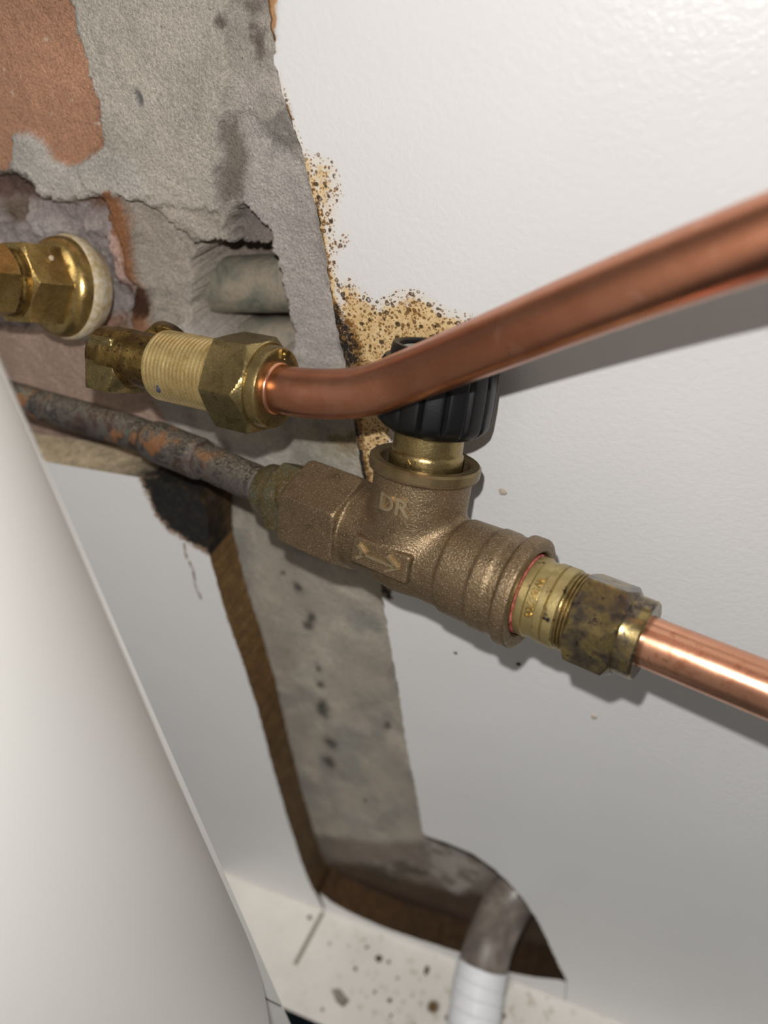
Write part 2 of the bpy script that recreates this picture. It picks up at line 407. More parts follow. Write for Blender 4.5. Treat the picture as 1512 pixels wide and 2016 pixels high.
def board_mat():
    t = NT('white_melamine')
    tan = t.attr('tan'); blk = t.attr('black'); chip = t.attr('chip')
    white = t.ramp(t.noise(14, 2), [(.3, lin((226, 225, 224))), (.7, lin((230, 229, 228)))])
    white = t.mix(t.math('MULTIPLY', t.step(t.noise(130, 2, .5, t.scale((1, 1, .6))),   .79, .84), .45), white, tuple(lin((176, 160, 150))))
    warp = t.n('ShaderNodeVectorMath', operation='ADD'); wn = t.n('ShaderNodeTexNoise'); t.put(wn.inputs['Vector'], t.co); wn.inputs['Scale'].default_value = 400
    sc = t.n('ShaderNodeVectorMath', operation='SCALE'); t.put(sc.inputs[0], wn.outputs['Color']); sc.inputs['Scale'].default_value = .0008
    t.put(warp.inputs[0], t.co); t.put(warp.inputs[1], sc.outputs[0]); wv = warp.outputs[0]
    patch = t.math('ADD', tan, t.math('MULTIPLY', t.math('SUBTRACT', t.noise(420, 5, .8), .5), 2.0))
    wash = t.step(patch, .34, .74)
    washc = t.ramp(t.noise(420, 3), [(.35, lin((200, 156, 92))), (.65, lin((230, 200, 148)))])
    c = t.mix(t.math('MULTIPLY', wash, .95), white, washc)
    c = t.mix(t.math('MULTIPLY', t.step(tan, .02, .3), .22), c, tuple(lin((232, 206, 158))))
    def spots(scale, thr, r0, r1, dark):
        v = t.n('ShaderNodeTexVoronoi'); t.put(v.inputs['Vector'], wv); v.inputs['Scale'].default_value = scale
        sep = t.n('ShaderNodeSeparateColor'); t.put(sep.inputs[0], v.outputs['Color'])
        d = v.outputs['Distance']
        rad = t.math('MULTIPLY_ADD', sep.outputs[0], r1 - r0, r0)
        on = t.step(t.math('ADD', t.math('SUBTRACT', tan, thr), t.math('MULTIPLY', t.math('SUBTRACT', sep.outputs[1], .5), .7)), 0, .06)
        on = t.math('MULTIPLY', on, t.step(tan, .04, .16))
        disc = t.math('MULTIPLY', t.math('SUBTRACT', 1, t.step(d, t.math('MULTIPLY', rad, .7), rad)), on)
        hole = t.math('MULTIPLY', t.math('SUBTRACT', 1, t.step(d, t.math('MULTIPLY', rad, .25), t.math('MULTIPLY', rad, .6))), t.step(sep.outputs[2], .45, .55))
        return t.math('MULTIPLY', disc, t.math('SUBTRACT', 1, t.math('MULTIPLY', hole, .7))), dark
    for sc_, thr, r0, r1, dk in ((420, .30, .16, .42, (88, 60, 28)), (640, .24, .18, .48, (112, 78, 36)), (1000, .16, .2, .5, (138, 98, 48)), (330, .36, .12, .40, (54, 40, 26))):
        f, dk = spots(sc_, thr, r0, r1, dk)
        c = t.mix(t.math('MULTIPLY', f, .88), c, tuple(lin(dk)))
    bm_ = t.step(t.math('ADD', blk, t.math('MULTIPLY', t.math('SUBTRACT', t.noise(520, 5, .85), .5), 2.6)), .42, .70)
    brown = t.step(t.math('ADD', blk, t.math('MULTIPLY', t.math('SUBTRACT', t.noise(620, 5, .85), .5), 2.4)), .06, .34)
    brown = t.math('MULTIPLY', brown, t.step(blk, .02, .10)); bm_ = t.math('MULTIPLY', bm_, t.step(blk, .04, .14))
    c = t.mix(t.math('MULTIPLY', brown, .85), c, tuple(lin((128, 88, 36))))
    c = t.mix(bm_, c, t.ramp(t.noise(300, 4), [(.4, lin((10, 9, 8))), (.7, lin((38, 32, 27)))]))
    c = t.mix(chip, c, t.ramp(t.noise(260, 4), [(.35, lin((150, 106, 66))), (.65, lin((206, 164, 118)))]))
    peel = t.noise(620, 2, .5)
    n1 = t.bump(peel, .00016, 1.0)
    n2 = t.bump(t.math('MULTIPLY', t.math('ADD', bm_, chip), t.noise(700, 3)), .0006, 1.0, n1)
    return t.done(c, t.math('ADD', .33, t.math('MULTIPLY', t.math('ADD', bm_, chip, clamp=True), .5)), 0, n2, .5)
M_board = board_mat()
def edge_mat():
    t = NT('raw_chipboard')
    c = t.attr('Col', 'Color')
    k = t.ramp(t.noise(160, 5, .7, None, .5), [(.25, .45), (.5, .95), (.75, 1.45)])
    k2 = t.ramp(t.noise(900, 3, .7), [(.3, .75), (.7, 1.2)])
    c = t.mix(1.0, t.mix(1.0, c, k, 'MULTIPLY'), k2, 'MULTIPLY')
    return t.done(c, .85, 0, t.bump(t.noise(500, 4, .7), .0009), .25)
M_edge = edge_mat()
def wall_mat():
    t = NT('cement_and_plaster')
    c = t.attr('Col', 'Color')
    k = t.ramp(t.noise(38, 5, .65, None, .3), [(.25, .78), (.5, 1.0), (.75, 1.22)])
    k2 = t.ramp(t.noise(1100, 4, .8), [(.3, .66), (.5, 1.1), (.70, 1.55)])
    c = t.mix(1.0, t.mix(1.0, c, k, 'MULTIPLY'), k2, 'MULTIPLY')
    h = t.math('ADD', t.noise(900, 4, .8), t.math('MULTIPLY', t.noise(260, 4, .7), 1.4))
    return t.done(c, .88, 0, t.bump(h, .0012), .25)
M_wall = wall_mat()
def base_mat():
    t = NT('dirty_white_laminate')
    c = t.ramp(t.noise(26, 3), [(.3, lin((200, 195, 187))), (.7, lin((210, 206, 198)))])
    dirt = t.attr('dirt')
    c = t.mix(t.math('MULTIPLY', t.step(t.math('ADD', t.math('MULTIPLY', dirt, .12), t.noise(95, 3, .6)), .69, .79), .5), c, tuple(lin((164, 148, 124))))
    v = t.n('ShaderNodeTexVoronoi'); t.put(v.inputs['Vector'], t.co); v.inputs['Scale'].default_value = 170
    sep = t.n('ShaderNodeSeparateColor'); t.put(sep.inputs[0], v.outputs['Color'])
    rg = t.math('MULTIPLY', t.math('MULTIPLY', t.step(v.outputs['Distance'], .16, .24), t.math('SUBTRACT', 1, t.step(v.outputs['Distance'], .26, .36))), t.math('MULTIPLY', t.step(sep.outputs[0], .62, .66), dirt))
    c = t.mix(t.math('MULTIPLY', rg, .55), c, tuple(lin((134, 122, 106))))
    st = t.attr('rust')
    c = t.mix(t.step(t.math('ADD', st, t.math('MULTIPLY', t.math('SUBTRACT', t.noise(500, 3), .5), .5)), .25, .8), c, tuple(lin((92, 70, 40))))
    return t.done(c, .42, 0, t.bump(t.noise(500, 2), .00008), .45)
M_base = base_mat()
M_groove = plain('groove_shadow_gap', (128, 122, 108), .8)

# ------------------------------------------------------------------ the back panel with its cut-out (face at y = 0)
TH = 0.021
def b2(pts, y=0.0): return [tuple(PY(px, py, y)[[0, 2]]) for px, py in pts]
def resample(pts, step):
    P = np.asarray(pts, float); s = np.concatenate([[0], np.cumsum(np.hypot(*np.diff(P, axis=0).T))])
    n = max(2, int(s[-1] / step)); t = np.linspace(0, s[-1], n)
    return np.stack([np.interp(t, s, P[:, 0]), np.interp(t, s, P[:, 1])], 1)
RIGHT_PX = [(505,-140),(513,-60),(519,-20),(531,20),(535,60),(541,95),(537,112),(546,140),(556,180),(566,215),(578,256),(598,310),(621,399),
            (639,488),(648,548),(656,607),(666,652),(679,711),(692,790),(703,870),(712,927),(730,1035),(748,1143),(764,1241),(783,1348),
            (800,1467),(819,1557),(832,1638),(838,1645),(880,1659),(930,1680),(970,1708),(1000,1735),(1030,1770),(1060,1815),(1083,1862),(1100,1900),(1116,1932)]
BOT_PX = [(627,1756),(655,1778),(688,1796),(741,1820),(772,1832),(828,1851),(901,1874),(950,1896),(996,1913),(1053,1924),(1103,1929),(1116,1934)]
LEFT_PX = [(79,906),(159,920),(238,931),(270,938),(330,950),(385,970),(405,1000),(410,1030),(412,1093),(448,1220),(478,1305),(508,1399),(534,1500),
           (563,1602),(595,1701),(612,1744),(624,1764),(638,1793)]
X_CRACK = PG(638, 1793)[0]

def sawtooth(n, step, period, amp, seed):
    s = np.arange(n) * step / period
    return amp * (1.3 * vnoise(s * 1.0, s * 0, seed) + .5 * vnoise(s * 2.3, s * 0, seed + 3) - .9)

US = np.concatenate([np.arange(0, .046, .0011), [.055, .07, .1, .16, .28]])
def panel_rows(edge, sgn, far):
    """rows follow the cut edge downwards; sgn = direction away from the cut-out"""
    e = edge.copy(); e[:, 1] = np.minimum.accumulate(e[:, 1] - np.arange(len(e)) * 1e-7)
    rows = []
    for x, z in e:
        X = x + sgn * US; lim = far - sgn * .001
        X = np.minimum(X, lim - np.arange(len(US))[::-1] * 1e-5) if sgn > 0 else np.maximum(X, lim + np.arange(len(US))[::-1] * 1e-5)
        X = np.append(X, far); rows.append(np.stack([X, np.full_like(X, z)], 1))
    return np.array(rows), e

right_e = resample(b2(RIGHT_PX), .0008)
right_e[:, 0] += sawtooth(len(right_e), .0008, .0022, .0006, 5) * sstep(0, 6, np.arange(len(right_e)))
right_e = np.vstack([[(right_e[0, 0] - .012, .95)], right_e])
_l = b2(LEFT_PX); left_e = resample([(-.358, _l[0][1] + .0006)] + _l, .0008)
left_e[:, 0] += sawtooth(len(left_e), .0008, .0026, .0005, 9)
left_e[:, 1] += sawtooth(len(left_e), .0008, .0030, .0007, 21) * (left_e[:, 0] < PY(300, 950, 0)[0])
left_e[-1] = (X_CRACK - .0006, 0.0); left_e[:, 1] = np.maximum(left_e[:, 1], .0008); left_e = left_e[left_e[:, 1] >= 0]
bot_e = resample(b2(BOT_PX), .0008)
bot_e[:, 1] += sawtooth(len(bot_e), .0008, .0024, .0004, 31)
bot_e = bot_e[np.argsort(bot_e[:, 0])]; bot_e[0, 0] = X_CRACK + .0006

def board_attrs(X, Z):
    """mould and chips on the face, given at panel coordinates"""
    wx = X + .0035 * (fbm(X * 130, Z * 130, 3) - .5) ; wz = Z + .0035 * (fbm(X * 130, Z * 130, 8) - .5)
    tan = np.zeros(X.shape); blk = np.zeros(X.shape); chip = np.zeros(X.shape)
    def pd(px): return poly_sd(b2(px), wx, wz)
    mm = 1e-3
    tan = np.maximum(tan, .30 * (1 - sstep(0, 2.2*mm, line_d(b2([(546,150),(578,256),(600,310)]), X, Z))))
    A = pd([(596,300),(622,300),(655,318),(672,355),(680,380),(668,405),(660,440),(652,470),(684,462),(690,474),(660,500),(650,528),(640,500),(620,399)])
    tan = np.maximum(tan, .66 * (1 - sstep(-5*mm, 2.0*mm, A)) )
    tan = np.maximum(tan, .80 * (1 - sstep(-1*mm, 5.0*mm, line_d(b2([(600,320),(621,399),(645,520),(664,650),(680,715)]), X, Z))))
    B = pd([(645,545),(690,540),(712,562),(742,588),(772,566),(812,560),(842,576),(870,592),(905,604),(930,620),(960,640),(900,720),(760,760),(690,760),(660,640)])
    tan = np.maximum(tan, .98 * (1 - sstep(-9*mm, 1.2*mm, B)))
    C = pd([(690,790),(740,780),(770,850),(772,960),(720,960),(705,880)])
    tan = np.maximum(tan, .95 * (1 - sstep(-3*mm, 2*mm, C)))
    blk = np.maximum(blk, .62 * (1 - sstep(-1*mm, 7*mm, pd([(662,640),(680,655),(700,690),(690,730),(680,715)]))))
    blk = np.maximum(blk, .70 * (1 - sstep(0, 4*mm, line_d(b2([(656,607),(679,711),(703,870),(715,940)]), X, Z))))
    blk = np.maximum(blk, .55 * (1 - sstep(0, 1.5*mm, line_d(b2([(621,399),(656,607)]), X, Z))))
    blk = np.maximum(blk, .60 * (1 - sstep(-.5*mm, 1.5*mm, pd([(735,1055),(760,1060),(770,1180),(745,1170)]))))
    # left panel
    L = pd([(288,936),(304,975),(320,1012),(345,1042),(378,1062),(416,1080),(425,1030),(410,960),(330,930)])
    blk = np.maximum(blk, 1.3 * (1 - sstep(-4*mm, 7.5*mm, L)))
    blk = np.maximum(blk, .42 * (1 - sstep(0, 1.0*mm, line_d(b2([(362,1070),(368,1098),(380,1120),(384,1150),(393,1174)]), X, Z))))
    blk = np.maximum(blk, .62 * (1 - sstep(0, 1.0*mm, line_d(b2([(391,1168),(395,1178)]), X, Z))))
    for q in ([(531,-60),(544,-60),(547,20),(540,50),(546,70),(541,104),(532,104),(525,20),(515,-60)], [(556,205),(578,236),(580,246),(577,256),(565,222)]):
        chip = np.maximum(chip, 1 - sstep(-.25*mm, .25*mm, poly_sd(b2(q), wx, wz)))
    return tan, blk, chip

def build_panel(name, label, rows_list, edges, edge_cols, cat='panel'):
    V = []; Fs = []; n = 0; A = []
    for rows, flip in rows_list:
        nr, nc = rows.shape[:2]; P = rows.reshape(-1, 2)
        tan, blk, chip = board_attrs(P[:, 0], P[:, 1])
        y = .0009 * chip
        V.append(np.stack([P[:, 0], y, P[:, 1]], 1)); Fs.append(grid_faces(nr, nc, n, flip)); n += len(P); A.append((tan, blk, chip))
        V.append(np.stack([P[:, 0], np.full(len(P), TH), P[:, 1]], 1)); Fs.append(grid_faces(nr, nc, n, not flip)); n += len(P)
        A.append((np.zeros(len(P)),) * 3)
    V = np.concatenate(V); Fs = np.concatenate(Fs)
    at = {k: np.concatenate([a[i] for a in A]) for i, k in enumerate(('tan', 'black', 'chip'))}
    lo = V.min(0)
    root = thing(name, label, cat, (V[:, 0].mean(), TH / 2, 0))
    mesh_obj('melamine_face', V, Fs, M_board, root, sharp=180, attrs=at)
    for e, colf, flip in edges:
        ny = 10; nr = len(e); yy = np.linspace(0, TH, ny)
        jit = .0005 * (fbm(np.arange(nr)[:, None] * .35 + yy * 0, yy[None, :] * 600 + np.zeros((nr, 1)), 4) - .5)
        jit[:, 0] = 0
        X = e[:, 0][:, None] + jit; Z = e[:, 1][:, None] + jit; Y = np.broadcast_to(yy, X.shape)
        Ve = np.stack([X, Y, Z], -1).reshape(-1, 3)
        cols = colf(e, yy).reshape(-1, 3)
        mesh_obj('cut_edge', Ve, grid_faces(nr, ny, 0, flip), M_edge, root, sharp=180, attrs={'Col': cols}, label='rough brown raw cut edge of the panel')
    return root

def ecol_left(e, yy):
    n = len(e); x = e[:, 0]; z = e[:, 1]
    tanc, brn, drk, blk = (lin(c) for c in ((192, 174, 144), (114, 86, 50), (72, 50, 26), (26, 23, 20)))
    x0, x1 = PY(285, 940, 0)[0], PY(400, 1030, 0)[0]
    z0, z1 = PY(411, 1040, 0)[2], 0.02
    k = sstep(z1, z0, z)[:, None]
    c = drk * (1 - k) + brn * k
    top = (1 - sstep(x0 - .004, x1, x))[:, None]
    c = c * (1 - top) + tanc * top
    zt = PY(411, 1075, 0)[2]
    m = (np.exp(-((x - (x0 * .45 + x1 * .55)) / .026) ** 2) * (z > zt - .006) * 1.1)[:, None, None]
    out = np.repeat(c[:, None, :], len(yy), 1)
    m = m * (1 - .5 * sstep(.35, 1.0, yy / TH))[None, :, None]
    m = np.clip(m * (.6 + .9 * fbm(np.arange(n)[:, None] * .25 + yy[None] * 0, yy[None, :] * 500 + np.zeros((n, 1)), 6)[..., None]), 0, 1)
    return out * (1 - m) + blk * m
def ecol_right(e, yy):
    c = np.repeat(lin((110, 84, 50))[None], len(e), 0)
    return np.repeat(c[:, None, :], len(yy), 1)
def ecol_bot(e, yy):
    c = lin((66, 46, 26)) * (1 - .4 * sstep(X_CRACK, X_CRACK + .16, e[:, 0])[:, None])
    return np.repeat(c[:, None, :], len(yy), 1)

rows_r, e_r = panel_rows(right_e, 1, .62)
tip = e_r[-1]
ext = np.array([(tip[0], z) for z in np.linspace(tip[1], 0.0, 14)])
rows_tip, _ = panel_rows(ext, 1, .62)
zz = np.linspace(0, 1, 8)
rows_bot = np.stack([np.stack([np.full(8, x), z * zz[::-1]], 1) for x, z in bot_e])
build_panel('cabinet_back_panel', 'large white melamine back panel with brown mould spots, right of the slot', 
            [(rows_r, True), (rows_tip, True), (rows_bot, True)],
            [(e_r, ecol_right, False), (bot_e, ecol_bot, True), (np.array([(X_CRACK + .0006, z) for z in np.linspace(0, bot_e[0, 1], 12)]), ecol_bot, True)], None)
rows_l, e_l = panel_rows(left_e, -1, -.36)
build_panel('cabinet_back_panel', 'smaller white melamine back panel with a black mould corner, left of the slot',
            [(rows_l, False)], [(e_l, ecol_left, True)], None)

# ------------------------------------------------------------------ the masonry wall behind (y about 24 mm), a relief built from its layers
WY = 0.0245
def w2(pts): return [tuple(PY(px, py, WY)[[0, 2]]) for px, py in pts]
xl = PY(-40, 1008, WY)[0] - .03; xr = PY(1150, 1900, WY)[0] + .01
zt = PY(300, -40, WY)[2] + .02; zm = PY(500, 1080, WY)[2]
gx = np.concatenate([[-.6, -.4, xl - .04], np.arange(xl, xr, .0008), [xr + .05, .3, .65]])
gz = np.concatenate([[.95, .8, zt + .04], np.arange(zt, zm, -.0008), np.arange(zm, -.004, -.0016), [-.03]])
GX, GZ = np.meshgrid(gx, gz)
def wn(f, seed, o=4): return fbm(GX * f + 40, GZ * f + 40, seed, o)
wX = GX + .006 * (wn(90, 1) - .5) + .0030 * (wn(420, 2) - .5) + .0016 * (wn(1100, 3, 2) - .5)
wZ = GZ + .006 * (wn(90, 5) - .5) + .0030 * (wn(420, 6) - .5) + .0016 * (wn(1100, 7, 2) - .5)
def mask(px, e=.6e-3, grow=0.0): return 1 - sstep(-e, e, poly_sd(w2(px), wX, wZ) - grow)
def over(c, rgb, m): return c * (1 - m[..., None]) + lin(rgb) * m[..., None]
hgt = .8e-3 * (wn(40, 11) - .5) * 2 + .35e-3 * (wn(300, 12) - .5) * 2
colr = np.broadcast_to(lin((182, 174, 163)), GX.shape + (3,)).copy()
colr = over(colr, (176, 168, 162), sstep(.5, .75, wn(55, 20)) * .7)
colr = over(colr, (140, 134, 122), sstep(.52, .75, wn(70, 23)) * .6)
# cement coat, greenish grey, upper middle
m = mask([(130,-80),(440,-80),(455,60),(440,230),(432,330),(425,420),(395,470),(330,440),(290,400),(255,385),(180,372),(150,320),(210,270)], .8e-3)
colr = over(colr, (194, 186, 174), m * .9); hgt += 1.6e-3 * m
# smoother concrete beside the panel
m = mask([(432,225),(500,215),(600,330),(640,500),(680,720),(560,700),(530,480),(480,415),(425,410)], 1.2e-3)
colr = over(colr, (188, 180, 174), m * .9); hgt -= .8e-3 * m
m = mask([(436,235),(470,225),(490,300),(480,400),(430,405)], 3e-3); colr = over(colr, (118, 110, 98), m * .85)
m = mask([(420,20),(520,0),(530,130),(490,150),(415,110)], 3e-3) * sstep(.4, .62, wn(160, 31)); colr = over(colr, (112, 100, 92), m * .9)
m = mask([(420,150),(545,130),(560,215),(440,200)], 4e-3) * sstep(.42, .6, wn(120, 33)); colr = over(colr, (196, 186, 180), m * .7)
m = mask([(500,200),(580,210),(600,300),(520,280)], 4e-3) * sstep(.42, .6, wn(200, 35)); colr = over(colr, (120, 116, 112), m * .7)
# pink plaster, top left
m = mask([(-220,-140),(128,-140),(138,-20),(152,60),(170,110),(196,200),(207,262),(208,285),(190,306),(178,296),(160,304),(148,320),(132,322),(112,312),(96,288),(74,268),(48,262),(26,272),(22,310),(10,335),(-220,330)], .5e-3)
colr = over(colr, (188, 142, 114), m); hgt += -.9e-3 * m + .5e-3 * m * (wn(200, 41) - .5)
mp = m
m = mp * sstep(.86, .90, wn(260, 43, 2)); colr = over(colr, (216, 196, 178), m)
# pale torn cement under the plaster
m = mask([(22,265),(48,258),(74,266),(96,290),(112,316),(148,324),(178,302),(206,290),(260,310),(300,380),(240,385),(190,378),(140,400),(80,380),(30,345)], .9e-3)
colr = over(colr, (200, 194, 186), m * .9); hgt += (2.4e-3 + 1.6e-3 * (wn(150, 47) - .5)) * m
# rough lilac mortar round the left fitting, set back
m = mask([(-200,345),(20,345),(70,385),(140,405),(190,385),(215,420),(250,500),(262,585),(240,640),(180,660),(-200,660)], 1.5e-3)
colr = over(colr, (160, 148, 144), m); hgt += m * (-5e-3 + 7e-3 * (wn(75, 51) - .5) + 3e-3 * (wn(220, 52) - .5))
for q, c in (([(-60,330),(60,350),(85,392),(40,400),(-60,395)], (88, 62, 50)), ([(-20,400),(30,395),(35,440),(-10,450)], (110, 92, 74)), ([(150,395),(205,395),(215,425),(170,420)], (112, 78, 54))):
    m = mask(q, 2e-3); colr = over(colr, c, m * .85); hgt -= 3.5e-3 * m
m = mask([(40,440),(130,430),(200,460),(238,540),(215,560),(170,470),(60,470)], 3e-3) * sstep(.38, .6, wn(130, 55)); colr = over(colr, (186, 176, 172), m * .8); hgt += 2.5e-3 * m
# rusty sliver of brick edge
m = mask([(196,392),(228,366),(244,400),(266,470),(290,560),(316,650),(270,655),(240,585),(222,500),(205,440)], .6e-3)
colr = over(colr, (150, 104, 72), m); hgt += 2.0e-3 * m
m = mask([(236,560),(262,545),(288,580),(292,625),(262,628),(240,600)], 2e-3); colr = over(colr, (66, 44, 34), m * .9); hgt -= 4e-3 * m
m = mask([(205,455),(222,470),(262,560),(250,590),(232,560)], 1.2e-3) ; colr = over(colr, (206, 176, 166), m * .8); hgt += 1.6e-3 * m
# grey mortar slope between the sliver and the hole
m = mask([(240,385),(300,405),(345,450),(372,478),(372,640),(300,660),(275,545)], 1.2e-3)
colr = over(colr, (170, 160, 148), m); hgt += m * (-4.0e-3 + 3e-3 * (wn(90, 61) - .5))
# crumbling lip above the hole
m = mask([(300,405),(345,400),(430,420),(470,405),(490,420),(520,450),(528,490),(450,486),(372,474),(335,455)], 1e-3)
colr = over(colr, (184, 174, 162), m * .9); hgt += m * (-1.5e-3 + 4e-3 * (wn(110, 65) - .5))
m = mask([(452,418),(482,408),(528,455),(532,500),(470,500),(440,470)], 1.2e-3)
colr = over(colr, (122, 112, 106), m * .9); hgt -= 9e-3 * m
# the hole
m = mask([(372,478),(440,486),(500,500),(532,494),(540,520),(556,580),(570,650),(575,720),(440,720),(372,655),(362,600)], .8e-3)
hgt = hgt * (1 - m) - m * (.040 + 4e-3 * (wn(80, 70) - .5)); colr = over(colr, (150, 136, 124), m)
# pink-brown brickwork, lower left
m = mask([(-220,640),(60,655),(150,665),(205,690),(300,790),(330,840),(430,880),(320,960),(-220,960)], 2e-3)
colr = over(colr, (172, 144, 128), m * .9); hgt -= 1.5e-3 * m
m = mask([(150,620),(300,640),(330,700),(200,700)], 3e-3); colr = over(colr, (150, 112, 90), m * .8)
m = mask([(420,850),(700,830),(720,930),(600,900)], 3e-3) * sstep(.35, .6, wn(90, 75)); colr = over(colr, (190, 180, 160), m * .7)
m = mask([(600,840),(705,835),(720,900),(640,885)], 3e-3) * sstep(.45, .6, wn(140, 77)); colr = over(colr, (140, 118, 80), m * .7)
# lower strip: smooth grey cement with dark spots and damp
m = mask([(430,960),(760,930),(790,1300),(850,1660),(620,1640)], 4e-3)
colr = over(colr, (176, 166, 152), m * .85); hgt *= (1 - .6 * m)
colr = over(colr, (198, 188, 172), m * sstep(.5, .7, wn(60, 81)) * .7)
colr = over(colr, (142, 142, 136), m * sstep(.5, .72, wn(48, 83)) * .55)
for px, py, r in ((585,1158,7),(612,1218,10),(608,1235,8),(628,1315,6),(632,1348,9),(640,1388,10),(638,1400,12),(646,1462,14),(648,1500,13),(718,1575,5),(560,1130,4),(760,1430,8)):
    x, z = PY(px, py, WY)[[0, 2]]; k = 450 / F * 1e-3 * r
    m = np.exp(-(((wX - x) / k) ** 2 + ((wZ - z) / (k * 1.5)) ** 2)); colr = over(colr, (70, 68, 62), np.clip(m * 1.2, 0, .85))
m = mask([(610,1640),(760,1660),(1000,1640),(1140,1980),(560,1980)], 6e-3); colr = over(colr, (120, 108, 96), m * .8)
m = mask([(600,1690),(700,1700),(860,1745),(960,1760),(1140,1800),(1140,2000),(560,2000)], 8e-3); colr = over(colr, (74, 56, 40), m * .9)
m = mask([(838,1650),(930,1670),(960,1720),(900,1760),(850,1720)], 4e-3) * sstep(.35, .55, wn(90, 85)); colr = over(colr, (176, 170, 162), m * .8)
m = mask([(700,1700),(800,1690),(850,1720),(780,1740)], 3e-3) * sstep(.4, .6, wn(110, 87)); colr = over(colr, (70, 66, 56), m * .7)
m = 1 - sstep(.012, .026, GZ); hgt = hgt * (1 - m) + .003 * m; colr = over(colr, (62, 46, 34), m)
for px, py, rx_, ry_ in ((277,192,8,15),):
    x, z = PY(px, py, WY)[[0, 2]]; k = .300 / F
    m = np.exp(-(((GX - x) / (k * rx_)) ** 2 + ((GZ - z) / (k * ry_)) ** 2) ** 2); colr = over(colr, (96, 96, 100), m * .9); hgt -= 1e-3 * m
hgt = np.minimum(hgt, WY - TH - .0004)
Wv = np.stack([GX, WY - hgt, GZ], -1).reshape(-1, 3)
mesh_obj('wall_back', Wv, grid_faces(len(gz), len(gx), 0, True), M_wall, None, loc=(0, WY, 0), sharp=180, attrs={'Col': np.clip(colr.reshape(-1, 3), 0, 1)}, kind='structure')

# ------------------------------------------------------------------ cabinet base with its groove, and the floor below it
YB = PG(560, 1985)[1]                       # front edge of the base
ga, gb = PG(636, 1796), PG(581, 1899)       # groove
def build_base():
    nx = np.concatenate([[-.36, -.2], np.arange(-.11, .20, .0016), [.3, .62]]); ny = np.concatenate([np.arange(YB, -.0005, .0016), [0.0, .0245]])
    X, Y = np.meshgrid(nx, ny); Zz = np.zeros_like(X)
    dirt = sstep(ga[0] - .02, ga[0] + .05, X); rust = np.zeros_like(X)
    for px, py, r in ((853,1982,14),(846,1910,9),(880,2003,6),(560,2040,6),(990,2000,7),(690,1955,5)):
        c = PG(px, py); k = r * .52 / F
        rust = np.maximum(rust, np.exp(-(((X - c[0]) ** 2 + (Y - c[1]) ** 2) / k ** 2)))
    V = np.stack([X, Y, Zz], -1).reshape(-1, 3); Fs = grid_faces(len(ny), len(nx), 0, False)
    root = thing('base_unit', 'dirty white cabinet base board with a short groove and scattered specks, under the slot', 'base', (.1, YB / 2, 0))
    mesh_obj('base_board', V, Fs, M_base, root, attrs={'dirt': dirt.ravel(), 'rust': rust.ravel()})
    V2, F2 = box((-.36, YB + .0004, -.085), (.62, .0245, -.0005)); mesh_obj('plinth', V2, F2, M_teal, root, label='dark teal front below the white board')
    d = (gb - ga); d[2] = 0; d /= np.linalg.norm(d); s = np.array([-d[1], d[0], 0]) * .0016; up = np.array([0, 0, .00025])
    ce = ga; V = [ce - s, ce + s, gb + s, gb - s]; V = [v + up for v in V] + [v - up for v in V]
    mesh_obj('groove', V, [(0,1,2,3),(7,6,5,4),(0,4,5,1),(1,5,6,2),(2,6,7,3),(3,7,4,0)], M_groove, root, label='short dark groove running out from the panel joint')
build_base()
V, Fc = box((-.7, -.9, -.105), (.75, .10, -.085))
mesh_obj('floor', V, Fc, M_teal, None, kind='structure')

# crumbs and chips on the base
def debris(name, label, px, py, r, mat, sx=1, sy=1, sz=.5, seed=1, group=None, cat='debris'):
    c = PG(px, py); c[2] = r * sz * .8
    V, Fc = blob(c, r, sx, sy, sz, seed)
    mesh_obj(name, V, Fc, mat, None, loc=(c[0], c[1], 0), sharp=40, label=label, category=cat, group=group)
c = PG(668, 1966)
tri = [PG(652, 1948), PG(668, 1946), PG(688, 1970), PG(676, 1984), PG(662, 1972)]
V = [p + np.array([0, 0, .0001]) for p in tri] + [p * .85 + c * .15 + np.array([0, 0, .0022]) for p in tri]
n5 = 5; mesh_obj('stone_chip', V, [tuple(range(n5))[::-1], tuple(range(n5, 10))] + [(i, (i+1) % 5, (i+1) % 5 + 5, i + 5) for i in range(5)], M_stone, None, loc=(c[0], c[1], 0),
         label='grey triangular stone chip lying on the white cabinet base', category='chip')
debris('dirt_lump', 'largest dark round dirt lump on the white cabinet base', 746, 1888, .0023, M_crumb, seed=3)
debris('dirt_lump', 'small grey dirt lump beside the groove on the cabinet base', 610, 1807, .0015, M_crumb, 1.2, .9, .5, 4)
debris('dirt_lump', 'long brown dirt lump left of the white taped hose', 840, 1911, .0022, M_crumb, .7, 1.4, .4, 5)
CR = ['tiny grey crumb just right of the groove on the cabinet base', 'tiny brown crumb left of the cutout edge, above the large dirt lump',
      'tiny brown crumb left of the largest dirt lump', 'tiny grey crumb right above the triangular chip, lower of two close ones',
      'tiny brown crumb to the right of the triangular chip', 'tiny brown crumb right above the triangular chip, upper of two close ones',
      'tiny grey crumb left of the triangular chip near the front edge', 'tiny brown crumb touching the right of the largest dirt lump',
      'tiny brown crumb farthest back under the cut edge, right one of two', 'tiny grey crumb farthest back under the cut edge, left one of two',
      'tiny brown crumb at the very bottom, left of the rust spot', 'tiny brown crumb between the largest dirt lump and the long dirt lump',
      'tiny grey crumb below the long dirt lump, beside the rust spot']
